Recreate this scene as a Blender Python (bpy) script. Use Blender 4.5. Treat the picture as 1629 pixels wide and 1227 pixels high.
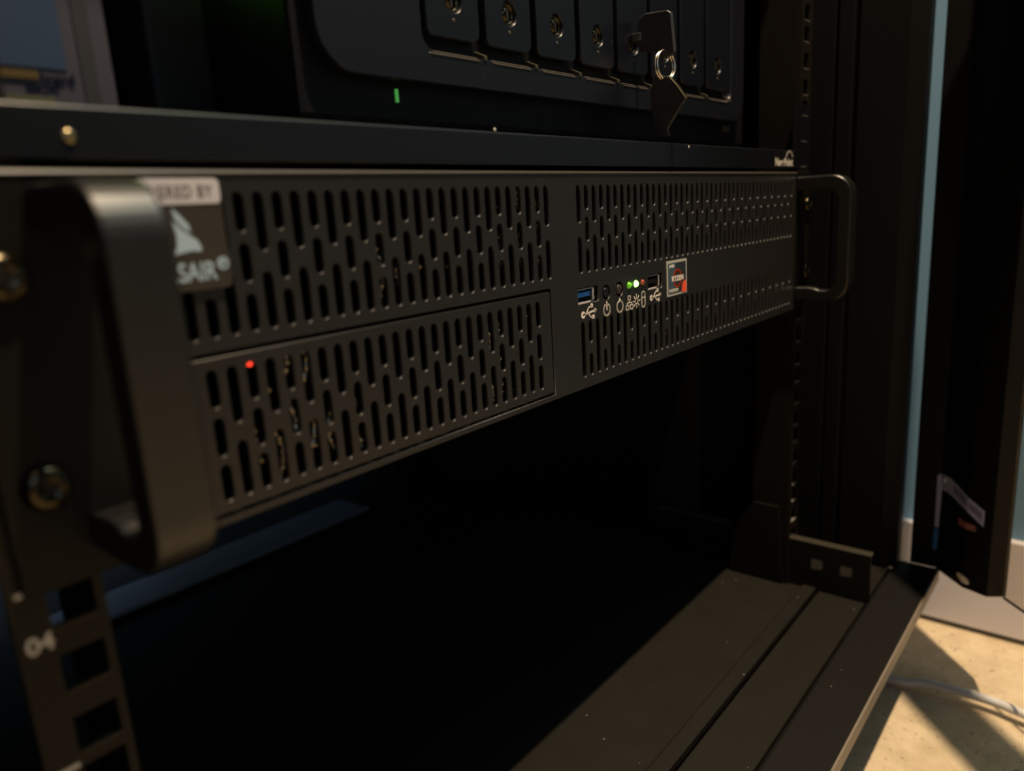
import bpy, bmesh, math, random
from mathutils import Vector, Matrix
random.seed(7)
K = 0.001                                   # all numbers below are millimetres
PI = math.pi
C = bpy.context.scene.collection
for o in list(bpy.data.objects): bpy.data.objects.remove(o)

# ------------------------------------------------------------ camera, world, lights, exposure
YAW, PITCH, ROLL = 0.8669, 0.2285, -0.0608
d = Vector((math.sin(YAW)*math.cos(PITCH), math.cos(YAW)*math.cos(PITCH), -math.sin(PITCH)))
r0 = Vector((math.cos(YAW), -math.sin(YAW), 0)); u0 = r0.cross(d)
R_ = r0*math.cos(ROLL) + u0*math.sin(ROLL); U_ = -r0*math.sin(ROLL) + u0*math.cos(ROLL)
cam = bpy.data.cameras.new('camera'); camo = bpy.data.objects.new('camera', cam); C.objects.link(camo)
m = Matrix((R_, U_, -d)).transposed().to_4x4(); m.translation = Vector((-205.30, -174.25, 73.73))*K
camo.matrix_world = m
cam.sensor_width = 36; cam.lens = 1183.8/1629*36; cam.clip_start = 0.004; cam.clip_end = 50
cam.dof.use_dof = True; cam.dof.focus_distance = 0.325; cam.dof.aperture_fstop = 7.2
bpy.context.scene.camera = camo

w = bpy.data.worlds.new('world'); bpy.context.scene.world = w; w.use_nodes = True
w.node_tree.nodes['Background'].inputs[0].default_value = (0.75, 0.85, 1.0, 1)
w.node_tree.nodes['Background'].inputs[1].default_value = 0.014

def light(name, kind, loc, energy, color, **kw):
    l = bpy.data.lights.new(name, kind); l.energy = energy; l.color = color
    o = bpy.data.objects.new(name, l); C.objects.link(o); o.location = Vector(loc)*K
    for k, v in kw.items():
        if k == 'aim': o.rotation_euler = (Vector(v)*K - o.location).to_track_quat('-Z', 'Y').to_euler()
        else: setattr(l, k, v)
    return o
# the small warm ceiling lamp in front of the rack (it stands in the plane of the open glass door)
light('ceiling_lamp', 'POINT', (131, -347, 1480), 150.0, (1.0, 0.76, 0.50), shadow_soft_size=0.012)
# added pale blue fill lifting the shadows, behind and to the left of the camera
light('window_light', 'AREA', (-900, -1500, 900), 2.6, (0.55, 0.74, 1.0), shape='RECTANGLE', size=0.7, size_y=0.9, aim=(80, 0, 40))
# added blue fill behind the rack, aimed at the pale floor plate
light('back_window_light', 'AREA', (60, 1100, 60), 0.30, (0.45, 0.62, 1.0), shape='RECTANGLE', size=0.5, size_y=0.3, aim=(110, 420, -208))

vs = bpy.context.scene.view_settings
vs.view_transform = 'Standard'; vs.look = 'None'; vs.exposure = 0.0; vs.gamma = 1.0; vs.use_curve_mapping = False

# ------------------------------------------------------------ materials
def mat(name, col, rough=0.5, metal=0.0, bump=0.0, bscale=2000, var=0.0, vscale=300, emit=None, es=0, spec=0.5, coat=0.0, trans=0.0, ior=1.45, dust=0.0, dustc=(0.35, 0.30, 0.24)):
    m = bpy.data.materials.new(name); m.use_nodes = True
    nt = m.node_tree; b = nt.nodes['Principled BSDF']
    b.inputs['Base Color'].default_value = (*col, 1); b.inputs['Roughness'].default_value = rough
    b.inputs['Metallic'].default_value = metal; b.inputs['Specular IOR Level'].default_value = spec
    b.inputs['Coat Weight'].default_value = coat; b.inputs['Transmission Weight'].default_value = trans; b.inputs['IOR'].default_value = ior
    if emit: b.inputs['Emission Color'].default_value = (*emit, 1); b.inputs['Emission Strength'].default_value = es
    tc = nt.nodes.new('ShaderNodeTexCoord')
    def noise(s, det=3):
        n = nt.nodes.new('ShaderNodeTexNoise'); n.inputs['Scale'].default_value = s; n.inputs['Detail'].default_value = det
        nt.links.new(tc.outputs['Object'], n.inputs['Vector']); return n
    last = None
    if var:
        n = noise(vscale); r = nt.nodes.new('ShaderNodeMapRange')
        r.inputs['From Min'].default_value = .3; r.inputs['From Max'].default_value = .7
        r.inputs['To Min'].default_value = 1-var; r.inputs['To Max'].default_value = 1+var
        nt.links.new(n.outputs['Fac'], r.inputs['Value'])
        mx = nt.nodes.new('ShaderNodeMix'); mx.data_type = 'RGBA'; mx.blend_type = 'MULTIPLY'; mx.inputs['Factor'].default_value = 1
        mx.inputs['A'].default_value = (*col, 1); nt.links.new(r.outputs['Result'], mx.inputs['B'])
        last = mx.outputs['Result']; nt.links.new(last, b.inputs['Base Color'])
    if dust:                                # sparse pale dust specks lying on the paint
        v = nt.nodes.new('ShaderNodeTexVoronoi'); v.inputs['Scale'].default_value = 95
        nt.links.new(tc.outputs['Object'], v.inputs['Vector'])
        lt = nt.nodes.new('ShaderNodeMath'); lt.operation = 'LESS_THAN'; lt.inputs[1].default_value = dust
        nt.links.new(v.outputs['Distance'], lt.inputs[0])
        mx2 = nt.nodes.new('ShaderNodeMix'); mx2.data_type = 'RGBA'
        nt.links.new(lt.outputs[0], mx2.inputs['Factor'])
        if last: nt.links.new(last, mx2.inputs['A'])
        else: mx2.inputs['A'].default_value = (*col, 1)
        mx2.inputs['B'].default_value = (*dustc, 1); nt.links.new(mx2.outputs['Result'], b.inputs['Base Color'])
    if bump:
        n = noise(bscale); bp = nt.nodes.new('ShaderNodeBump'); bp.inputs['Strength'].default_value = bump; bp.inputs['Distance'].default_value = 0.0002
        nt.links.new(n.outputs['Fac'], bp.inputs['Height']); nt.links.new(bp.outputs['Normal'], b.inputs['Normal'])
    return m
M = {}
M['panel'] = mat('powder_coated_panel', (.0145, .0135, .0135), .37, bump=.25, bscale=2500, var=.06)
M['handle'] = mat('handle_black', (.0045, .0042, .004), .36, spec=.8, bump=.05)
M['chassis'] = mat('chassis_black', (.003, .003, .003), .7, spec=.2)
M['hole_edge'] = mat('hole_edge', (.022, .018, .012), .45)
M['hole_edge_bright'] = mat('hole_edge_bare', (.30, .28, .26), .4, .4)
M['flange'] = mat('bracket_flange', (.04, .035, .025), .45)
M['ear'] = mat('ear_black', (.0045, .004, .003), .5, spec=.2)
M['shelf'] = mat('shelf_black', (.0035, .0042, .0065), .33, bump=.1)
M['cab'] = mat('cabinet_black', (.003, .003, .0035), .5, spec=.2, bump=.15)
M['base'] = mat('cabinet_base_paint', (.0108, .0096, .0072), .6, spec=.25, bump=.2, var=.12, vscale=60, dust=.035)
M['rail'] = mat('front_rail_paint', (.008, .0072, .0065), .55, spec=.25, bump=.2, dust=.03)
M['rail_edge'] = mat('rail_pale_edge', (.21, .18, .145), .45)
M['post'] = mat('rack_post_paint', (.0075, .006, .004), .5, spec=.22, bump=.2)
M['nas'] = mat('nas_plastic', (.006, .007, .011), .36, spec=.38, bump=.15, dust=.02)
M['tray'] = mat('tray_plastic', (.005, .006, .011), .34, spec=.38, bump=.15, dust=.02)
M['nas_dark'] = mat('nas_dark_plastic', (.004, .004, .005), .5, spec=.2)
M['key_plastic'] = mat('key_plastic', (.03, .029, .032), .4)
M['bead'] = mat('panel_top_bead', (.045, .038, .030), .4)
M['nas_edge'] = mat('nas_gloss_edge', (.055, .045, .032), .35)  # lamp glints on the sill painted into a lighter colour
M['black'] = mat('black_rubber', (.005, .005, .005), .7)
M['chrome'] = mat('chrome', (.80, .70, .56), .27, 1)
M['steel'] = mat('steel', (.55, .52, .48), .3, 1)
M['brass'] = mat('zinc_screw', (.42, .33, .18), .28, 1)
M['darkmetal'] = mat('dark_screw', (.06, .048, .030), .25, 1)
M['white'] = mat('white_print', (.82, .76, .68), .6)
M['numprint'] = mat('number_print', (.55, .50, .42), .6)
M['badge_white'] = mat('badge_white', (.56, .54, .58), .45)
M['badge_brown'] = mat('badge_brown', (.038, .031, .025), .4)
M['badge_blue'] = mat('badge_pale_blue', (.38, .50, .60), .45)
M['badge_ink'] = mat('badge_ink', (.10, .08, .08), .5)
M['port_edge'] = mat('port_edge', (.50, .47, .46), .4)
M['usb_blue'] = mat('usb_blue', (.02, .16, .52), .35)
M['led_green'] = mat('led_green', (.2, .9, .1), .3, emit=(.35, 1, .12), es=9)
M['led_green_strong'] = mat('led_green_strong', (.2, .9, .1), .3, emit=(.3, 1, .05), es=140)
M['led_green_dim'] = mat('led_green_dim', (.15, .55, .03), .2, emit=(.25, .8, .03), es=.28)  # faint glow set in for light spilling from the neighbouring LED
M['led_red_off'] = mat('led_red_off', (.35, .05, .03), .12, coat=1)
M['led_red'] = mat('led_red', (.9, .1, .05), .3, emit=(1, .05, .02), es=2.2)
M['led_nas'] = mat('led_nas', (.1, .5, .1), .3, emit=(.12, .6, .12), es=.35)
M['sticker_silver'] = mat('sticker_silver', (.45, .44, .40), .35)
M['sticker_dark'] = mat('sticker_dark', (.02, .03, .035), .3)
M['sticker_slate'] = mat('sticker_slate', (.05, .09, .13), .3)
M['sticker_orange'] = mat('sticker_orange', (.62, .08, .015), .35)
M['sticker_red'] = mat('sticker_red', (.95, .10, .04), .35)
M['sticker_pale'] = mat('sticker_pale', (.60, .57, .50), .4)
M['cable_white'] = mat('cable_white', (.70, .70, .72), .4)
M['carton_white'] = mat('carton_white', (.045, .042, .058), .5)
M['carton_grey'] = mat('carton_grey', (.026, .025, .03), .5)
M['carton_blue'] = mat('carton_blue', (.014, .036, .085), .55)
M['carton_yellow'] = mat('carton_yellow', (.08, .05, .01), .5)
M['carton_ink'] = mat('carton_ink', (.002, .004, .02), .8, spec=.1)
M['carton_lime'] = mat('carton_lime', (.075, .078, .035), .5)
M['tag'] = mat('lilac_tag', (.36, .38, .62), .4)
M['tag_ink'] = mat('tag_ink', (.08, .08, .12), .5)
M['tag_blue'] = mat('blue_tape', (.03, .14, .42), .4)
M['red_paint'] = mat('red_mark', (.28, .11, .085), .5)
M['wall'] = mat('wall_blue_paint', (.17, .33, .50), .7, bump=.2, bscale=400)
M['white_paint'] = mat('baseboard_white', (.74, .72, .78), .5, bump=.1)
M['plate'] = mat('galvanised_plate', (.40, .44, .50), .45, .3)
M['internal'] = mat('braided_wire', (.42, .36, .26), .16, .9, bump=1.0, bscale=900)

# carpet: beige, mottled, with small dark flecks
def carpet():
    m = bpy.data.materials.new('carpet_beige'); m.use_nodes = True; nt = m.node_tree; b = nt.nodes['Principled BSDF']
    b.inputs['Roughness'].default_value = .95; b.inputs['Specular IOR Level'].default_value = .1
    tc = nt.nodes.new('ShaderNodeTexCoord')
    n = nt.nodes.new('ShaderNodeTexNoise'); n.inputs['Scale'].default_value = 60; n.inputs['Detail'].default_value = 6
    n2 = nt.nodes.new('ShaderNodeTexNoise'); n2.inputs['Scale'].default_value = 330; n2.inputs['Detail'].default_value = 3
    for q in (n, n2): nt.links.new(tc.outputs['Object'], q.inputs['Vector'])
    cr = nt.nodes.new('ShaderNodeValToRGB'); cr.color_ramp.elements[0].position = .3; cr.color_ramp.elements[1].position = .7
    cr.color_ramp.elements[0].color = (.56, .45, .30, 1); cr.color_ramp.elements[1].color = (.71, .59, .41, 1)
    nt.links.new(n.outputs['Fac'], cr.inputs['Fac'])
    c2 = nt.nodes.new('ShaderNodeValToRGB'); c2.color_ramp.elements[0].position = .29; c2.color_ramp.elements[1].position = .36
    c2.color_ramp.elements[0].color = (.30, .30, .34, 1); c2.color_ramp.elements[1].color = (1, 1, 1, 1)
    nt.links.new(n2.outputs['Fac'], c2.inputs['Fac'])
    mx = nt.nodes.new('ShaderNodeMix'); mx.data_type = 'RGBA'; mx.blend_type = 'MULTIPLY'; mx.inputs['Factor'].default_value = 1
    nt.links.new(cr.outputs['Color'], mx.inputs['A']); nt.links.new(c2.outputs['Color'], mx.inputs['B'])
    nt.links.new(mx.outputs['Result'], b.inputs['Base Color'])
    bp = nt.nodes.new('ShaderNodeBump'); bp.inputs['Strength'].default_value = .6; bp.inputs['Distance'].default_value = .0015
    nt.links.new(n2.outputs['Fac'], bp.inputs['Height']); nt.links.new(bp.outputs['Normal'], b.inputs['Normal'])
    return m
M['carpet'] = carpet()
def glassmat():
    m = bpy.data.materials.new('tinted_glass'); m.use_nodes = True; nt = m.node_tree
    for n in list(nt.nodes): nt.nodes.remove(n)
    out = nt.nodes.new('ShaderNodeOutputMaterial'); mix = nt.nodes.new('ShaderNodeMixShader')
    tr = nt.nodes.new('ShaderNodeBsdfTransparent'); gl = nt.nodes.new('ShaderNodeBsdfGlossy'); lw = nt.nodes.new('ShaderNodeValue')
    tr.inputs[0].default_value = (.93, .90, .86, 1); gl.inputs['Roughness'].default_value = .02; lw.outputs[0].default_value = .05
    nt.links.new(lw.outputs[0], mix.inputs[0]); nt.links.new(tr.outputs[0], mix.inputs[1]); nt.links.new(gl.outputs[0], mix.inputs[2])
    nt.links.new(mix.outputs[0], out.inputs[0]); return m
M['glass'] = glassmat()

# ------------------------------------------------------------ helpers
def link(name, me, material, parent=None):
    o = bpy.data.objects.new(name, me); C.objects.link(o)
    if material: me.materials.append(M[material])
    if parent: o.parent = parent
    return o
def bevel(o, wid, seg=2):
    if wid:
        b = o.modifiers.new('bevel', 'BEVEL'); b.width = wid*K; b.segments = seg; b.limit_method = 'ANGLE'; b.angle_limit = 0.6
        b.harden_normals = False
    return o
def smooth(o):
    for p in o.data.polygons: p.use_smooth = True
    return o
def addbox(bm, lo, hi):
    vs = [bm.verts.new(Vector((x, y, z))*K) for x in (lo[0], hi[0]) for y in (lo[1], hi[1]) for z in (lo[2], hi[2])]
    for f in ((0, 1, 3, 2), (4, 6, 7, 5), (0, 4, 5, 1), (2, 3, 7, 6), (0, 2, 6, 4), (1, 5, 7, 3)):
        bm.faces.new([vs[i] for i in f])
def box(name, lo, hi, material, parent=None, bev=0.0, more=()):
    bm = bmesh.new(); addbox(bm, lo, hi)
    for a, b in more: addbox(bm, a, b)
    bmesh.ops.recalc_face_normals(bm, faces=bm.faces)
    me = bpy.data.meshes.new(name); bm.to_mesh(me); bm.free()
    return bevel(link(name, me, material, parent), bev)
def prism(name, poly, axis, a, b, material, parent=None, bev=0.0, seg=2):
    """polygon in the two other axes, swept along `axis` from a to b"""
    bm = bmesh.new()
    def P(p, t):
        v = [p[0], p[1]]; v.insert(axis, t); return Vector(v)*K
    A = [bm.verts.new(P(p, a)) for p in poly]; B = [bm.verts.new(P(p, b)) for p in poly]
    bm.faces.new(A); bm.faces.new(B[::-1]); n = len(poly)
    for i in range(n): bm.faces.new((A[i], A[(i+1) % n], B[(i+1) % n], B[i]))
    bmesh.ops.recalc_face_normals(bm, faces=bm.faces)
    me = bpy.data.meshes.new(name); bm.to_mesh(me); bm.free()
    return bevel(link(name, me, material, parent), bev, seg)
def arc(cx, cy, r, a0, a1, n=8):
    return [(cx + r*math.cos(math.radians(a0+(a1-a0)*i/n)), cy + r*math.sin(math.radians(a0+(a1-a0)*i/n))) for i in range(n+1)]
def rrect(x0, x1, z0, z1, r, n=6):
    return arc(x1-r, z1-r, r, 0, 90, n)+arc(x0+r, z1-r, r, 90, 180, n)+arc(x0+r, z0+r, r, 180, 270, n)+arc(x1-r, z0+r, r, 270, 360, n)
def circle(cx, cz, r, n=20): return arc(cx, cz, r, 0, 360, n)[:-1]
def plate(name, outer, holes, y0, y1, material, parent=None, bev=0.12, axis='Y', pos=0.0):
    """flat sheet with real holes: outline and holes are (x,z) loops; thickness from y0 (front) to y1.
       axis 'X': loops are (y,z) and the sheet lies across X from y0 to y1"""
    cu = bpy.data.curves.new('tmp', 'CURVE'); cu.dimensions = '2D'; cu.fill_mode = 'BOTH'
    cu.extrude = (y1-y0)/2-bev; cu.bevel_depth = bev; cu.bevel_resolution = 0; cu.offset = -bev
    for loop in [outer]+holes:
        s = cu.splines.new('POLY'); s.points.add(len(loop)-1); s.use_cyclic_u = True
        for p, q in zip(s.points, loop): p.co = (q[0], q[1], 0, 1)
    t = bpy.data.objects.new('tmp', cu); C.objects.link(t)
    bpy.context.view_layer.update()
    dg = bpy.context.evaluated_depsgraph_get()
    me = bpy.data.meshes.new_from_object(t.evaluated_get(dg)); me.name = name
    bpy.data.objects.remove(t); bpy.data.curves.remove(cu)
    mid = (y0+y1)/2
    for v in me.vertices:
        x, z, y = v.co
        v.co = Vector((x, mid-y, z))*K if axis == 'Y' else Vector((mid+y, x, z))*K
    bm = bmesh.new(); bm.from_mesh(me); bmesh.ops.recalc_face_normals(bm, faces=bm.faces); bm.to_mesh(me); bm.free()
    me.materials.clear()
    return link(name, me, material, parent)
def strokes(name, lines, y, th, material, parent=None, discs=(), fills=()):
    """printed marks as thin raised ribbons in the XZ plane facing -Y; lines = [(points,width)]"""
    bm = bmesh.new()
    def slab(pts):
        A = [bm.verts.new(Vector((p[0], y, p[1]))*K) for p in pts]; B = [bm.verts.new(Vector((p[0], y-th, p[1]))*K) for p in pts]
        bm.faces.new(A); bm.faces.new(B[::-1]); n = len(pts)
        for i in range(n): bm.faces.new((A[i], A[(i+1) % n], B[(i+1) % n], B[i]))
    for pts, wd in lines:
        for (a, b) in zip(pts[:-1], pts[1:]):
            t = Vector((b[0]-a[0], b[1]-a[1])); t.normalize(); n = Vector((-t.y, t.x))*wd/2; e = t*wd*.2
            slab([(a[0]+n.x-e.x, a[1]+n.y-e.y), (b[0]+n.x+e.x, b[1]+n.y+e.y), (b[0]-n.x+e.x, b[1]-n.y+e.y), (a[0]-n.x-e.x, a[1]-n.y-e.y)])
    for cx, cz, r in discs: slab(circle(cx, cz, r, 12))
    for f in fills: slab(f)
    bmesh.ops.recalc_face_normals(bm, faces=bm.faces)
    me = bpy.data.meshes.new(name); bm.to_mesh(me); bm.free()
    return link(name, me, material, parent)
def text(name, s, size, loc, material, parent=None, th=0.06, align='LEFT', rot=(PI/2, 0, 0), sx=1.0, bold=0.0, space=1.0, fit=None):
    cu = bpy.data.curves.new('tmp', 'FONT'); cu.body = s; cu.size = size; cu.extrude = th; cu.align_x = align; cu.offset = bold; cu.space_character = space
    t = bpy.data.objects.new('tmp', cu); C.objects.link(t); bpy.context.view_layer.update()
    me = bpy.data.meshes.new_from_object(t.evaluated_get(bpy.context.evaluated_depsgraph_get())); me.name = name
    bpy.data.objects.remove(t)
    from mathutils import Euler
    if fit:
        xs = [v.co.x for v in me.vertices]; sx = (fit[1]-fit[0])/(max(xs)-min(xs)); loc = (fit[0]-min(xs)*sx, loc[1], loc[2])
    mw = Matrix.Translation(Vector(loc)) @ Euler(rot).to_matrix().to_4x4() @ Matrix.Diagonal((sx, 1, 1, 1))
    for v in me.vertices: v.co = (mw @ v.co)*K
    me.materials.clear()
    return link(name, me, material, parent)
def lathe(name, prof, c, material, parent=None, n=24, axis='Y'):
    """prof = [(radius, depth)] revolved about the axis through c; depth grows toward -axis (the viewer)"""
    bm = bmesh.new(); rings = []
    for r, h in prof:
        ring = []
        for i in range(n):
            a = 2*PI*i/n; p = [r*math.cos(a), r*math.sin(a)]
            v = (c[0]+p[0], c[1]-h, c[2]+p[1]) if axis == 'Y' else ((c[0]-h, c[1]+p[0], c[2]+p[1]) if axis == 'X' else (c[0]+p[0], c[1]+p[1], c[2]+h))
            ring.append(bm.verts.new(Vector(v)*K))
        rings.append(ring)
    for a, b in zip(rings[:-1], rings[1:]):
        for i in range(n): bm.faces.new((a[i], a[(i+1) % n], b[(i+1) % n], b[i]))
    bm.faces.new(rings[-1]); bm.faces.new(rings[0][::-1])
    bmesh.ops.recalc_face_normals(bm, faces=bm.faces)
    me = bpy.data.meshes.new(name); bm.to_mesh(me); bm.free()
    return smooth(link(name, me, material, parent))
def tube(name, pts, r, material, parent=None, n=12, closed=False, ripple=0.0, rp=2.0):
    bm = bmesh.new(); P = [Vector(p) for p in pts]; rings = []; N = len(P); up = Vector((0.13, 0.31, 0.94)).normalized()
    s = 0
    for i, p in enumerate(P):
        a = P[(i-1) % N] if (closed or i) else p; b = P[(i+1) % N] if (closed or i < N-1) else p
        t = (b-a).normalized(); x = t.cross(up)
        if x.length < .05: x = t.cross(Vector((1, 0, 0)))
        x.normalize(); y = t.cross(x)
        s += (p-a).length if i else 0
        rr = r*(1+ripple*math.sin(s*rp))
        rings.append([bm.verts.new((p+(x*math.cos(2*PI*k/n)+y*math.sin(2*PI*k/n))*rr)*K) for k in range(n)])
    pairs = list(zip(rings[:-1], rings[1:]))+([(rings[-1], rings[0])] if closed else [])
    for A, B in pairs:
        for k in range(n): bm.faces.new((A[k], A[(k+1) % n], B[(k+1) % n], B[k]))
    if not closed: bm.faces.new(rings[0][::-1]); bm.faces.new(rings[-1])
    bmesh.ops.recalc_face_normals(bm, faces=bm.faces)
    me = bpy.data.meshes.new(name); bm.to_mesh(me); bm.free()
    return smooth(link(name, me, material, parent))
def spline(pts, n=10):
    P = [Vector(p) for p in pts]; P = [P[0]*2-P[1]]+P+[P[-1]*2-P[-2]]; out = []
    for i in range(1, len(P)-2):
        for k in range(n):
            t = k/n; a, b, c, e = P[i-1], P[i], P[i+1], P[i+2]
            out.append(.5*((2*b)+(c-a)*t+(2*a-5*b+4*c-e)*t*t+(3*b-a-3*c+e)*t**3))
    out.append(P[-2]); return out
def thing(name, label, cat, loc=(0, 0, 0), group=None):
    o = bpy.data.objects.new(name, None); C.objects.link(o); o.empty_display_size = .01
    o['label'] = label; o['category'] = cat
    if group: o['group'] = group
    return o
def tag(o, label, cat, group=None):
    o['label'] = label; o['category'] = cat
    if group: o['group'] = group
    return o
def struct(o): o['kind'] = 'structure'; return o

# ------------------------------------------------------------ the room
FZ = -290
struct(box('floor', (-2200, -2600, FZ-10), (462, 1600, FZ), 'carpet'))
struct(box('wall_right', (463, -2600, FZ-10), (480, 1600, 1700), 'wall'))
struct(box('baseboard_right', (455, -2600, FZ+4.6), (463, 1600, -203), 'white_paint', bev=1.2))
struct(box('wall_back', (-2200, 1600, FZ-10), (480, 1620, 1700), 'wall'))

# ------------------------------------------------------------ server cabinet
cab = thing('server_cabinet', 'black steel server cabinet frame with its glass door open, holding the rack gear', 'cabinet')
# floor of the cabinet
prism('base_plate', [(-18, -207), (-18, -204.6), (-9, -204.6), (-7.5, -206.6), (600, -206.6), (600, -209), (-18, -209)], 0, -218, 379, 'base', cab, .25)
box('base_front_strip', (-215, -50.6, -209.5), (379, -20.2, -206.8), 'base', cab, .3)
box('base_under_tray', (-218, -54, -215), (379, 600, -211.6), 'cab', cab)
rl = prism('front_rail', [(-82, -205), (-54.2, -205), (-54.2, -208.2), (-79, -215), (-82, -215)], 0, -218, 383, 'rail', cab, .5)
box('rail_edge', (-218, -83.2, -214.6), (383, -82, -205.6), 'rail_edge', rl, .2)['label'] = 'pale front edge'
# plain sheet flanks, rear posts
box('side_panel', (-222, -20, -212), (-219, 600, 330), 'cab', cab)
box('side_panel', (378, -14, -212), (381, 600, 330), 'cab', cab)
box('roof_panel', (-222, -16, 330), (381, 600, 332), 'cab', cab)  # unseen roof added to shade the inside of the cabinet
box('side_baffle', (327, 34, -206), (328.5, 430, 330), 'cab', cab)  # added sheet keeping lamp light off the floor beside the server
box('rear_panel', (-219, 598, -150), (378, 600, 330), 'cab', cab)
# front right corner pillar with its two folded grooves
prism('corner_pillar', [(368, -57), (381, -57), (381, 20), (364, 20), (364, 0), (368, 0), (368, -2), (364, -2), (364, -12), (369, -12.5), (369, -14), (366, -15), (366, -46)], 2, -205, 330, 'cab', cab, .5)
box('corner_pillar', (-222, -57, -205), (-208, -20, 330), 'cab', cab, .8)
# bracket that carries the right rack posts: upright web, folded top flange, square openings
def sq(a, b, h0, h1): return [(a, h0), (b, h0), (b, h1), (a, h1)]
def post_bracket(x, s):
    holes = [sq(-22, -14, -190, -182.6), sq(-42, -34, -190, -182.8), sq(58, 66, -190, -182)]
    w_ = plate('post_bracket', sq(-54, 110, -206.5, -171), holes, x, x+1.6*s if s > 0 else x+1.6, 'post', cab, .15, axis='X')
    box('top_flange', (min(x, x+7*s), -54, -172), (max(x, x+7*s), 110, -170), 'flange', w_, .5)  # top flange painted lighter, as if lit from above
post_bracket(305, 1)
post_bracket(-152, -1)
# rack posts: front flange with square holes, side web, printed unit numbers
def rack_post(x0, x1, xw, y, numbers, name_x, zlo, zhi):
    cs = []; u = -5
    hx0, hx1 = ((-159.2, -149.6) if numbers else ((x0+x1)/2-4.7, (x0+x1)/2+4.7))
    while u*44.45 < zhi+50:
        for hz in (6.35, 22.2, 38.1):
            c = u*44.45+1.2-hz
            if zlo+8 < c < zhi-8: cs.append(c)
        u += 1
    cs.sort(); more = [((hx1, y, zlo), (x1, y+1.8, zhi))]; zprev = zlo
    for c in cs: more.append(((hx0, y, zprev), (hx1, y+1.8, c-4.6))); zprev = c+4.6
    more.append(((hx0, y, zprev), (hx1, y+1.8, zhi)))
    f = box('rack_post', (x0, y, zlo), (hx0, y+1.8, zhi), 'post', cab, 0, more=more)
    box('post_web', (xw, y+1.8, zlo), (xw+1.8, y+27, zhi), 'post', f, .3)
    box('hole_edge', (hx0, y-.12, cs[0]-4.9), (hx1, y+1.9, cs[0]-4.55), 'hole_edge' if numbers else 'hole_edge_bright', f, 0, more=[((hx0, y-.12, c-4.9), (hx1, y+1.9, c-4.55)) for c in cs[1:]])  # lower hole edges painted as if lit; bare metal on unnumbered posts
    if numbers:
        for n, z in numbers:
            text('unit_number', n, 5.6, (name_x, y-.02, z-2.2), 'numprint', f, th=.05, bold=.16, sx=1.0)
        for k in range(-4, 6):
            box('unit_line', (name_x, y-.08, k*44.45-.2), (name_x+5.2, y+.02, k*44.45+1.0), 'numprint', f)
    return f
rack_post(-166.5, -147.6, -149.4, 1.75, [('04', -11.6), ('03', -56.1), ('02', -100.5), ('01', -145)], -164.9, -207, 329)
rack_post(302.5, 322, 302.5, 1.75, None, 0, -207, 329)
rack_post(302.5, 322, 302.5, 430, None, 0, -207, 329)
rack_post(-166.5, -147.6, -149.4, 430, None, 0, -207, 329)
prism('post_gusset', [(9, -146), (27, -146), (43, -168), (46, -205), (5, -205)], 0, 300.6, 302.4, 'post', cab, .2)
# pale blue-grey plate at the back of the cabinet floor
pl = box('cable_entry_plate', (-60, 393, -206.5), (229.5, 439, -205.2), 'plate', cab, .4)
pl['label'] = 'pale blue-grey metal plate'
box('cable_entry_lip', (-60, 391.4, -206.4), (229.5, 393, -203.4), 'plate', pl, .2)
# glass door, hinged at the right front corner, opened about 45 degrees
ex, ey = -0.722, -0.692                       # direction of the door leaf along the floor
door = prism('glass_door', [(383, -63), (383, -80), (361, -101), (355, -117), (362, -127.5), (376, -122), (392, -100), (392, -63)], 2, -205, 330, 'cab', cab, .5)
door['label'] = 'black door frame of the open glass door'
n_ = Vector((ey, -ex, 0))*-1
def leaf(s, off, z):                          # point s mm along the leaf, off mm across
    return (359+ex*s-ey*off, -127+ey*s+ex*off, z)
def slab(name, s0, s1, o0, o1, z0, z1, material, parent, bev=0):
    poly = [leaf(s0, o0, 0)[:2], leaf(s1, o0, 0)[:2], leaf(s1, o1, 0)[:2], leaf(s0, o1, 0)[:2]]
    return prism(name, poly, 2, z0, z1, material, parent, bev)
slab('glass_pane', -2, 470, .2, 1.6, -205, 330, 'glass', door)
slab('glass_edge', -2, 470, .1, 1.7, -205.8, -204.9, 'cab', door)
slab('free_stile', 470, 508, -30, 8, -205, 330, 'cab', door, .5)
slab('top_rail', -3, 470, -36, -7, 318, 336, 'cab', door, .5)  # unseen rail, placed and sized to cast the carpet's shadow band
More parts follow.
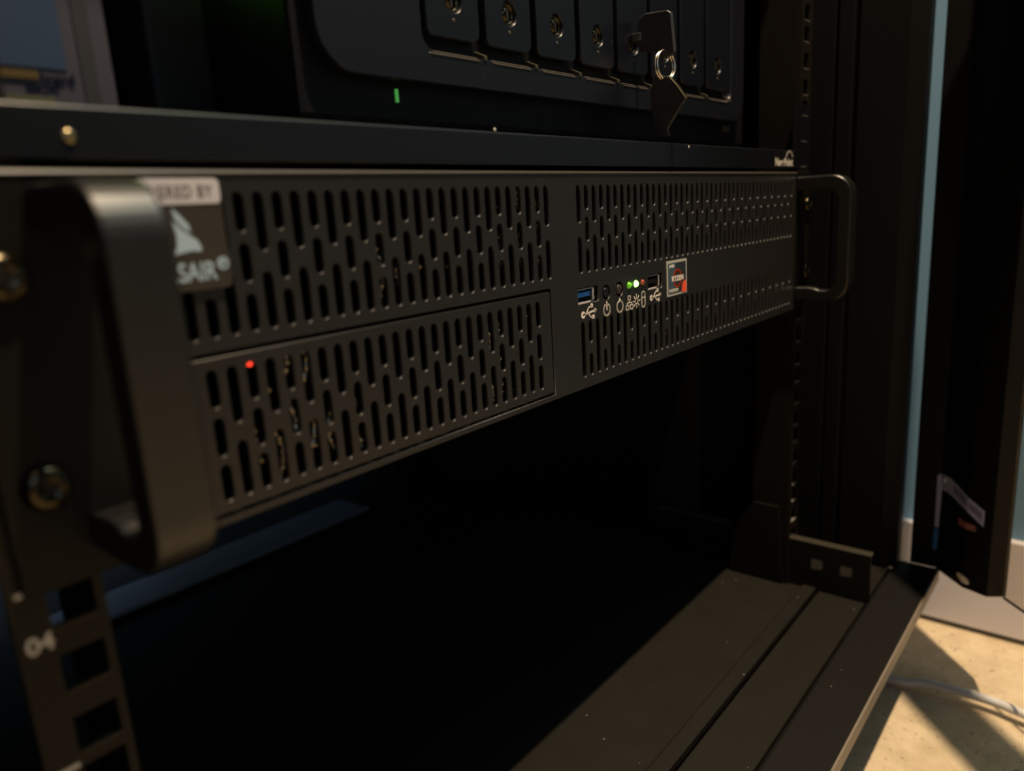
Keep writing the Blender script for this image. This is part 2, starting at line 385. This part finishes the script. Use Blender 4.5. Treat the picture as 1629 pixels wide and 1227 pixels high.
# edge lines of the folded stile
def on_face(p, q, t, off=0.35):               # point on the stile face between plan points p and q
    x = p[0]+(q[0]-p[0])*t; y = p[1]+(q[1]-p[1])*t
    nx, ny = (q[1]-p[1]), -(q[0]-p[0]); l = math.hypot(nx, ny); return (x+nx/l*off, y+ny/l*off)
A_, B_, D_ = (383, -80), (361, -101), (355, -117)
def face_pt(t, o):
    if t < 0: return on_face((383, -63), (383, -80), 1+t*1.8, o)
    if t <= 1: return on_face(A_, B_, t, o)
    return on_face(B_, D_, t-1, o)
def facestrip(name, top, bot, material, parent, th=.3, n=30):
    def ev(c, t):
        for (a, za), (b, zb) in zip(c[:-1], c[1:]):
            if a <= t <= b: return za+(zb-za)*(t-a)/(b-a)
        return c[-1][1]
    ts = sorted(set([top[0][0]+(top[-1][0]-top[0][0])*i/n for i in range(n+1)]+[1.0 if top[0][0] < 1 < top[-1][0] else top[0][0]]))
    bm = bmesh.new(); rows = []
    for t in ts:
        a = face_pt(t, th); b = face_pt(t, -.05)
        rows.append([bm.verts.new(Vector((*q, z))*K) for q, z in ((a, ev(top, t)), (a, ev(bot, t)), (b, ev(bot, t)), (b, ev(top, t)))])
    for p, q in zip(rows[:-1], rows[1:]):
        for k in range(4): bm.faces.new((p[k], p[(k+1) % 4], q[(k+1) % 4], q[k]))
    bm.faces.new(rows[0]); bm.faces.new(rows[-1][::-1])
    bmesh.ops.recalc_face_normals(bm, faces=bm.faces)
    me = bpy.data.meshes.new(name); bm.to_mesh(me); bm.free(); return link(name, me, material, parent)
def facepatch(name, pts, material, parent, th=.3):
    """pts: (t along the 45-degree face 0..1(+), z) -> thin sheet on the face, continuing on the next face past 1"""
    PP = face_pt
    bm = bmesh.new(); f = []; g = []
    for t, z in pts:
        x, y = PP(t, -.05); f.append(bm.verts.new(Vector((x, y, z))*K)); x, y = PP(t, th); g.append(bm.verts.new(Vector((x, y, z))*K))
    bm.faces.new(f); bm.faces.new(g[::-1]); n = len(pts)
    for i in range(n): bm.faces.new((f[i], f[(i+1) % n], g[(i+1) % n], g[i]))
    bmesh.ops.recalc_face_normals(bm, faces=bm.faces)
    me = bpy.data.meshes.new(name); bm.to_mesh(me); bm.free(); return link(name, me, material, parent)
st = facestrip('warning_strip', [(-.08, -131.8), (-.02, -130.4), (.3, -129.6), (.6, -132.5), (1, -137.0), (1.65, -143.5)], [(-.08, -144), (.0, -142.2), (.25, -141.4), (.5, -142.8), (1, -147.6), (1.65, -155.0)], 'tag', door)
st['label'] = 'lilac printed strip on the door edge'
facepatch('strip_tail', [(-.08, -139), (.05, -137.5), (.02, -172), (-.07, -172)], 'tag', door, .28)
facepatch('blue_tape', [(-.08, -173.5), (.04, -173.5), (.02, -190), (-.08, -190)], 'tag_blue', door, .45)['label'] = 'blue tape'
facestrip('red_mark', [(.72, -155.2), (1.36, -156)], [(.72, -160.3), (1.36, -160)], 'red_paint', door)['label'] = 'small dull red mark'
for i in range(12):
    t = .50+i*.09; z = -134.0-i*.95
    if t > .9 and t < 1.0: continue
    facepatch('strip_print', [(t, z), (t+.055, z-.5), (t+.055, z-5.8), (t, z-5.2)], 'tag_ink', st, .42)
x, y = on_face(A_, B_, .12, .3)
lathe('rivet', [(2.2, 0), (2.2, .8), (1.2, 1.4)], (x, y, -133.2), 'sticker_pale', door, axis='Y')
ell = [(1.05+.24*math.cos(PI-PI*k/10), math.sin(PI*k/10)) for k in range(11)]
facestrip('hinge_pin', [(t, -198.4-(t-1.05)*6+2.6*q) for t, q in ell], [(t, -198.4-(t-1.05)*6-2.4*q) for t, q in ell], 'white', door, .5, 12)['label'] = 'pale round hinge pin'  # pale patch standing in for a hole onto the lit room behind

# ------------------------------------------------------------ white network cable on the carpet
tag(tube('network_cable', spline([(352, 420, -286.6), (350, 200, -286.6), (350, 40, -286.6), (346.5, -61, -285.6), (350.5, -83, -283), (351.5, -107, -281.6), (351, -127, -281), (347.5, -146, -281), (335, -220, -284), (300, -420, -286.6), (180, -620, -286.6)], 12), 3.1, 'cable_white'), 'white network cable lying on the beige carpet beside the cabinet', 'cable')

# ------------------------------------------------------------ rack server
srv = thing('rack_server', 'black two-unit rack server with slotted front panel and looped handles', 'server')
PITCH_ = 5.5465; W2 = 1.42
def slot(x, a, b): return [(x+px, z) for px, z in arc(0, b-W2, W2, 0, 180, 5)+arc(0, a+W2, W2, 180, 360, 5)]
U3 = [(72.9, 82.75), (60.3, 70.15), (47.6, 57.4)]; U2 = [(67.8, 82.75), (47.6, 62.56)]
holes = []
for i in range(-5, 24):
    for a, b in (U3 if i % 2 == 0 else U2): holes.append(slot(-101.19+i*PITCH_, a, b))
for i in range(44):
    for a, b in (U3 if i % 2 else U2): holes.append(slot(47.88+i*PITCH_, a, b))
for i in range(44):
    for a, b in ([(18.2, 27.76), (4.1, 13.7)] if i % 2 else [(4.1, 27.76)]): holes.append(slot(47.88+i*PITCH_, a, b))
holes.append(sq(-122.2, 27.0, 1.4, 44.1))
holes.append(sq(44.9, 60.2, 35.0, 41.7)); holes.append(sq(102.0, 115.6, 34.4, 41.6))
holes.append(circle(66.4, 37.9, 3.2)); holes.append(circle(77.1, 38.0, 3.2))
for x in (85.2, 91.2, 96.9): holes.append(circle(x, 38.8, 1.75, 14))
plate('front_panel', rrect(-137.2, 294.8, -.6, 87.9, .4, 2), holes, 0, 1.6, 'panel', srv, .18)
for x0, x1, hx in ((-163.5, -137.2, -155.3), (294.8, 321, 315.5)):
    plate('mounting_ear', rrect(x0, x1, -.6, 87.9, 1.0, 2), [circle(hx, 67, 3.4, 14), circle(hx, 22.5, 3.4, 14)], 0, 1.6, 'ear', srv, .18)
dh = []
for k in range(25):
    for a, b in ([(30.1, 40.0), (17.4, 27.6), (5.4, 15.2)] if k % 2 == 0 else [(25.1, 40.0), (5.4, 20.3)]): dh.append(slot(18.2-k*PITCH_, a, b))
plate('filter_door', rrect(-121.3, 26.0, 2.5, 42.9, .8, 2), dh, .1, 1.7, 'panel', srv, .18)
prism('top_bead', [(.6, 88.1), (-.05, 87.85), (-.45, 87.2), (-.35, 86.9), (.2, 87.0), (.6, 87.3)], 0, -163, 294.8, 'bead', srv, .05)  # added lighter strip that paints the highlight along the panel top
# chassis shell, open at the front behind the panel
box('chassis', (-133, 1.7, 86), (290, 420, 87.2), 'chassis', srv, 0, more=[((-133, 1.7, -.4), (290, 420, .8)), ((-133, 1.7, .8), (-131.8, 420, 86)), ((288.8, 1.7, .8), (290, 420, 86)), ((-131.8, 418, .8), (288.8, 420, 86)), ((-131.8, 1.7, 44.2), (30, 90, 45.2)), ((30, 1.7, .8), (31, 90, 86))])
# looped handles
def handle(x):
    out = [(0, 84.8)]+arc(-34+13, 84.8-13, 13, 90, 180, 10)+arc(-34+12, 5.5+12, 12, 180, 270, 9)+[(0, 5.5)]
    inn = [(0, 14.0), (-9, 14.2), (-13, 13.6), (-16, 12.6)]+arc(-25.5+6, 12.4+6, 6, 260, 180, 6)+arc(-25.5+8, 76-8, 8, 180, 90, 6)+[(0, 76)]
    prism('handle', out+inn, 0, x, x+12.8, 'handle', srv, 1.1, 3)
handle(-148.5); handle(295)
# mounting screws through the ears
for sx in (-155.3, 315.5):
    for sz in (67, 22.5):
        s = lathe('mounting_screw', [(5.0, 0), (5.0, 1.0), (4.6, 2.0), (3.0, 2.7), (2.3, 2.7), (1.2, 1.0)], (sx, 0, sz), 'darkmetal', srv)
        strokes('cross_recess', [([(sx-2.4, sz-1), (sx+2.4, sz+1)], .8), ([(sx-1, sz+2.4), (sx+1, sz-2.4)], .8)], -2.6, .2, 'black', s)
# front USB ports
def usb(x0, x1, z0, z1, tongue):
    p = box('usb_port', (x0, .5, z0), (x1, 13, z0+.5), 'steel', srv, 0, more=[((x0, .5, z1-.5), (x1, 13, z1)), ((x0, .5, z0+.5), (x0+.4, 13, z1-.5)), ((x1-.9, .3, z0+.5), (x1, 13, z1-.5)), ((x0+.4, 12, z0+.5), (x1-.9, 13, z1-.5))])
    box('contact_tongue', (x0+.8, 1.2, z0+2.5), (x1-1.4, 12, z0+4.4), tongue, p, .1)
    box('port_lip', (x0, .1, z0-.1), (x1-2.6, .6, z0+.6), 'port_edge', p)
    box('port_lip', (x1-.8, .1, z0+1), (x1-.2, .6, z1-.6), 'port_edge', p)
usb(45.2, 56.6, 35.3, 41.3, 'usb_blue'); usb(101.15, 112.9, 34.7, 41.2, 'black')
box('usb_port_gap', (56.9, 1.7, 35), (60.4, 3, 41.7), 'black', srv); 
strokes('port_latch', [([(57.6, 41), (57.6, 38.8)], .5), ([(58, 37.4), (57.6, 36)], .6)], 1.0, .3, 'steel', srv)
for x, z, nm in ((66.4, 37.9, 'power_button'), (77.1, 38.0, 'reset_button')):
    lathe(nm, [(2.15, 0), (2.15, 1.9), (1.9, 2.2), (.5, 2.35)], (x, 2.2, z), 'tray' if nm[0] == 'p' else 'badge_brown', srv)
for x, mt, lab in ((85.2, 'led_green_dim', 'dim green light'), (91.2, 'led_green', 'bright green light'), (96.9, 'led_red_off', 'dark red light, off')):
    lathe('status_light', [(1.5, 0), (1.5, 2.0), (1.35, 2.7), (.9, 3.2), (.3, 3.4)], (x, 2.4, 38.8), mt, srv, 16)['label'] = lab
# printed symbols under the ports
def usb_icon(x, z, s):
    strokes('usb_symbol', [([(x-4.5*s, z-.5*s), (x+4.6*s, z+.35*s)], .75*s), ([(x-2.2*s, z-.3*s), (x-.4*s, z+2.0*s), (x+1.6*s, z+2.5*s)], .6*s), ([(x-.6*s, z-.1*s), (x+.8*s, z-2.0*s), (x+2.4*s, z-2.2*s)], .6*s)],
            -.01, .07, 'white', srv, discs=[(x-4.4*s, z-.5*s, 1.5*s), (x+1.9*s, z+2.6*s, .95*s)], fills=[[(x+1.9*s, z-3*s), (x+3.7*s, z-2.9*s), (x+3.7*s, z-1.3*s), (x+1.9*s, z-1.4*s)], [(x+3.8*s, z-.8*s), (x+5.6*s, z+.45*s), (x+3.8*s, z+1.4*s)]])
usb_icon(52.6, 31.1, 1.02); usb_icon(109, 31.1, .95)
strokes('power_symbol', [(arc(66.2, 30.4, 2.5, 120, 420, 22), .75), ([(66.2, 33.9), (66.2, 30.3)], .8)], -.01, .07, 'white', srv)
strokes('reset_symbol', [(arc(76.9, 30.4, 2.5, 125, 440, 22), .75)], -.01, .07, 'white', srv, fills=[[(75.4, 32.2), (76.8, 34.3), (78.3, 32.6)]])
strokes('network_symbol', [([(83.9, 34), (85.9, 34), (85.9, 32.2), (83.9, 32.2), (83.9, 34)], .45), ([(84.9, 32.2), (84.9, 31)], .45), ([(82.9, 31), (87, 31)], .45), ([(82.9, 31), (82.9, 30)], .45), ([(87, 31), (87, 30)], .45),
    ([(82, 29.9), (84.3, 29.9), (84.3, 28), (82, 28), (82, 29.9)], .45), ([(85.6, 29.9), (87.9, 29.9), (87.9, 28), (85.6, 28), (85.6, 29.9)], .45)], -.01, .07, 'white', srv)
strokes('lamp_symbol', [(arc(91.2, 31, 1.25, 0, 360, 14), .5)]+[([(91.2+1.9*math.cos(k*PI/4), 31+1.9*math.sin(k*PI/4)), (91.2+3.1*math.cos(k*PI/4), 31+3.1*math.sin(k*PI/4))], .5) for k in range(8)], -.01, .07, 'white', srv)
strokes('drive_symbol', [(arc(97.4, 33.2, 1.5, 0, 360, 14), .5), ([(95.9, 33.2), (95.9, 28.9)]+arc(97.4, 28.9, 1.5, 180, 360, 7)+[(98.9, 33.2)], .6)], -.01, .07, 'white', srv)
# processor badge
bd = plate('processor_badge', rrect(119.6, 140.4, 29.1, 46.2, .3, 2), [], -.35, 0, 'sticker_silver', srv, .05)
bd['label'] = 'silver-edged processor sticker with an orange ring'
box('badge_face', (120.9, -.42, 30.3), (139.2, -.34, 45.0), 'sticker_dark', bd)
strokes('badge_shade', [], -.41, .05, 'sticker_slate', bd, fills=[[(120.9, 30.3), (131, 30.3), (127.5, 40), (129, 45), (120.9, 45)]])
strokes('badge_ring', [(arc(130.3, 37.3, 3.9, 0, 360, 26), 1.5)], -.46, .05, 'sticker_orange', bd)
strokes('badge_corner', [], -.46, .06, 'sticker_red', bd, fills=[[(139.6, 29.9), (139.6, 33.8)]+arc(139, 31.5, 4.2, 95, 180, 6)+[(134.6, 29.9)]])
text('badge_lettering', 'RYZEN', 3.4, (130.3, -.54, 36.2), 'white', bd, th=.04, align='CENTER', sx=1.15, bold=.14)
text('badge_lettering', 'AMD', 1.9, (121.8, -.50, 42.9), 'white', bd, th=.04, sx=1.25, bold=.08)
text('badge_lettering', 'RADEON', 1.9, (121.5, -.50, 31.1), 'sticker_pale', bd, th=.04, sx=1.2, bold=.10)
# memory-brand badge at the left
b2 = plate('maker_badge', rrect(-130.8, -106.2, 59.8, 86.0, 1.4, 4), [], -.9, 0, 'badge_brown', srv, .12)
b2['label'] = 'brown and white badge with a sail emblem'
plate('badge_band', rrect(-130.6, -106.3, 80.1, 85.9, 1.2, 4), [], -1.05, -.85, 'badge_white', b2, .05)
text('badge_lettering', 'POWERED BY', 4.1, (-130.0, -1.1, 81.55), 'badge_ink', b2, th=.03, bold=.05, space=1.12, fit=(-129.4, -108.2))
text('badge_lettering', 'CORSAIR', 6.2, (-128.6, -.97, 62.2), 'badge_blue', b2, th=.04, bold=.10, fit=(-130.0, -109.9))
text('badge_lettering', '\u00ae', 3.9, (-109.5, -.97, 64.4), 'badge_blue', b2, th=.04, bold=.12)
def sail(name, pts): strokes(name, [], -.93, .07, 'badge_blue', b2, fills=[pts])
sail('sail_emblem', [(-119.0, 79.3), (-117.2, 77.6), (-115.3, 75.2), (-115.2, 73.4), (-117.2, 75.0), (-118.6, 77.0)])
sail('sail_emblem', [(-119.3, 76.5), (-117.2, 74.3), (-115.4, 72.9), (-113.7, 71.6), (-113.0, 70.0), (-113.1, 69.0), (-115.5, 69.3), (-119.8, 68.6), (-118.9, 70.6), (-118.7, 73.2)])
sail('sail_emblem', [(-122.2, 78.4), (-121.2, 74), (-121.5, 70), (-126.2, 68.6), (-124.2, 71), (-123, 75)])
# wires and studs added to glint behind the slots, and a red light
rnd = random.Random(3)
for x, z0, z1 in ((-92, 6, 41), (-86, 4, 42), (-97, 4, 20), (-79, 4, 25), (-105, 4, 24), (-70, 4, 22), (-8, 6, 40), (-3, 5, 34), (7, 4, 42), (13, 5, 41), (24, 48, 82), (14, 50, 84), (-55, 48, 66), (-47, 47, 70), (-41, 48, 60), (3, 48, 76), (49, 60, 70), (59, 48, 76), (118, 47, 84), (122, 48, 78), (118, 5, 28), (123, 4, 27), (77, 6, 22), (90, 4, 20), (100, 5, 26), (66, 5, 20)):
    n = max(4, int((z1-z0)/.4)); ph = rnd.random()*6
    pts = [(x+1.3*math.sin(ph+(z0+(z1-z0)*k/n)*.32), 3.6+.4*math.sin(ph*2+k*.9), z0+(z1-z0)*k/n) for k in range(n+1)]
    tube('internal_wire', pts, .85, 'internal', srv, 8, ripple=.5, rp=3.6+rnd.random()*2)
lathe('drive_light', [(.75, 0), (.75, .8), (.4, 1.2), (.2, 1.3)], (-102.8, 3.2, 39.2), 'led_red', srv, 12)['label'] = 'small red light behind a slot'
for x, z in ((-98, 31), (5, 66), (-2.5, 34.5), (-2, 21.5), (53.5, 63.5), (77, 13.4), (-38.5, 58.5), (-85.5, 12), (-103, 12.5), (-26, 57.5), (8, 62)):
    lathe('chassis_rivet', [(.9, 0), (.9, .5), (.5, .9), (.15, 1)], (x, 3.2, z), 'brass', srv, 10)

# ------------------------------------------------------------ rack shelf above the server
sh = thing('rack_shelf', 'black steel rack shelf directly above the slotted server', 'shelf')
prism('shelf_tray', [(0, 90.0), (0, 100.5), (.6, 101.1), (360, 101.1), (360, 99.8), (1.6, 99.8), (1.6, 90.0)], 0, -152, 293.5, 'shelf', sh, .3)
box('shelf_ear', (-166, 1.7, 90), (-152, 3.1, 130), 'shelf', sh, .2); box('shelf_ear', (293.5, 1.7, 90), (321, 3.1, 130), 'shelf', sh, .2)
lathe('shelf_rivet', [(1.5, 0), (1.5, .3), (1.0, .6), (.4, .7)], (-137.8, 0, 94.6), 'brass', sh, 16)
strokes('maker_plate', [], 0, .12, 'nas_dark', sh, fills=[[(252, 90.6), (292.3, 90.6), (292.3, 100.6), (252, 100.6)]])
text('maker_lettering', 'NavePoint', 6.2, (257, -.16, 91.8), 'sticker_pale', sh, th=.03, bold=.22, sx=1.13)
strokes('maker_arc', [(arc(281, 94.4, 6.0, 28, 152, 14), 1.3)], -.12, .08, 'sticker_pale', sh)
for x, z in ((-1, 101.6), (144, 99.6)):
    lathe('dust_fleck', [(.7, 0), (.5, .25), (.2, .3)], (x, 0, z), 'sticker_pale', sh, 8)

# ------------------------------------------------------------ disk storage unit on the shelf
nas = thing('network_storage', 'black eight-bay disk storage unit standing on the shelf', 'storage unit')
TX = [-11+31*k for k in range(9)]
box('body', (-62, 24.5, 105), (268, 255, 262), 'nas_dark', nas, 2)
box('rubber_foot', (-50, 35, 101.15), (-30, 55, 105.2), 'black', nas); box('rubber_foot', (232, 35, 101.15), (252, 55, 105.2), 'black', nas)
box('rubber_foot', (-50, 220, 101.15), (-30, 240, 105.2), 'black', nas); box('rubber_foot', (232, 220, 101.15), (252, 240, 105.2), 'black', nas)
bz_out = rrect(-57, 256, 118.6, 258, 15, 9)
bz_in = rrect(TX[0]-1.5, TX[8]+.5, 129.4, 249, 6, 6)
plate('bezel', bz_out, [bz_in], 19.5, 26, 'nas', nas, .5)
for k in range(8):
    x0, x1 = TX[k]+1.7, TX[k+1]-1.7; cx = (x0+x1)/2; zb = 134.6
    t = plate('drive_tray', rrect(x0, x1, zb, 244, 4, 5), [circle(cx+.3, 147.8, 4.3, 20)], 20.6, 24.4, 'tray', nas, .45)
    l = lathe('tray_lock', [(4.2, 0), (4.2, 2.0), (3.5, 2.2), (3.3, 1.2), (2.6, 1.2), (2.4, 1.9), (.3, 2.0)], (cx+.3, 23.5, 147.8), 'darkmetal', t, 22)
    strokes('keyhole', [([(cx+.3, 150), (cx+.3, 145.7)], 1.2)], 21.5, .12, 'black', l)
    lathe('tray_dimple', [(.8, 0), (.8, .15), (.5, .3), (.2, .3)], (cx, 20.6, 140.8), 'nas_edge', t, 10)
    # little latch lip painted lighter as if lit, on the sill under each pair of trays
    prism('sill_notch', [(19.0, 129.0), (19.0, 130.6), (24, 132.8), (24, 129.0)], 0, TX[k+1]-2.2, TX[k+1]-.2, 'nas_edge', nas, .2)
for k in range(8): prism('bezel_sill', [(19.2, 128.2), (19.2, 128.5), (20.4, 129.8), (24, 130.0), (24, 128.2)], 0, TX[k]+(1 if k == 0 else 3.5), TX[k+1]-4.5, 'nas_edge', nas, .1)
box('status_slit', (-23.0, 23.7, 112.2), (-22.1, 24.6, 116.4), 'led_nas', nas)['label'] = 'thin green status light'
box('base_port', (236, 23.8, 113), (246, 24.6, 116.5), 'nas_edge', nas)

# ------------------------------------------------------------ keys hanging from a tray lock
kx = 129.3
key = thing('lock_key', 'black-headed key in the tray lock with a second key hanging from its steel ring', 'key')
prism('key_head', [(17.5, 158.5), (14, 160.2), (2.5, 159.4), (.6, 158), (-1.0, 141), (1, 139.8), (6, 139.4), (8, 142.5), (12, 143.2), (17, 144), (18.0, 150)], 0, kx-1.3, kx+1.3, 'key_plastic', key, .6, 3)
box('key_blade', (kx-2.0, 16.2, 149.0), (kx+.9, 21.4, 152.4), 'steel', key, .3)
rc = Vector((kx-.2, 4.4, 136.0)); ax1 = Vector((.93, -.18, 0.04)).normalized(); ax2 = Vector((0.05, .09, 1)).normalized()
for off in (-.2, 1.0):
    nn = ax1.cross(ax2)
    tube('split_ring', [rc+ax1*6.3*math.cos(2*PI*k/40)+ax2*6.6*math.sin(2*PI*k/40)+nn*(off-.4) for k in range(40)], .62, 'chrome', key, 8, True)
k2 = prism('second_key', [(9.2, 131), (5, 131.6), (.6, 130.2), (-4, 125), (-7.6, 119.6), (-3, 114), (2.0, 107.4), (1, 104.5), (8.5, 104.5), (10, 108), (9.2, 112.5), (10.2, 117), (10.4, 124)], 0, kx-3.6, kx-1.4, 'key_plastic', key, .4, 2)
prism('key_rim', [(.9, 130.9), (-3.6, 125.8), (-7.9, 119.8), (-7.4, 119.4), (-3.3, 124.9), (1.1, 129.9)], 0, kx-3.9, kx-1.1, 'brass', k2, .15)
text('key_stamp', '2 7 1', 2.6, (kx-3.7, 4.6, 117.4), 'brass', k2, th=.04, rot=(PI/2, math.radians(38), -PI/2), bold=.05)  # glint on the key, drawn as invented digits

# ------------------------------------------------------------ carton at the left end of the shelf
ct = thing('carton', 'blue and white product box standing on the left end of the shelf', 'box')
box('box_body', (-136.5, 40, 101.15), (-108.2, 150, 262), 'carton_white', ct, .5)
box('blue_face', (-135.6, 39.7, 115.4), (-119.8, 40.1, 255), 'carton_blue', ct)
box('grey_band', (-116.4, 39.7, 104), (-112.6, 40.1, 261), 'carton_grey', ct)
box('yellow_band', (-135.6, 39.5, 112.6), (-126.8, 39.7, 114.6), 'carton_yellow', ct)
text('box_lettering', 'board', 3.4, (-126.6, 39.65, 112.1), 'carton_ink', ct, th=.04, bold=.12, sx=1.0)
text('box_lettering', 'SBR290', 2.7, (-130.2, 39.95, 109.4), 'carton_ink', ct, th=.04, bold=.09, sx=.9)
box('lime_band', (-135, 39.7, 106.8), (-124, 40.1, 108.6), 'carton_lime', ct)

# ------------------------------------------------------------ upright black router between carton and storage unit
ro = thing('router', 'slim black device standing upright between the product box and storage unit', 'router')
box('casing', (-88, 60, 101.15), (-67.5, 190, 225), 'black', ro, 2)
lathe('green_light', [(1.6, 0), (1.6, .8), (.4, 1.3)], (-66.3, 59.5, 160), 'led_green_strong', ro, 12)
bpy.context.view_layer.update()
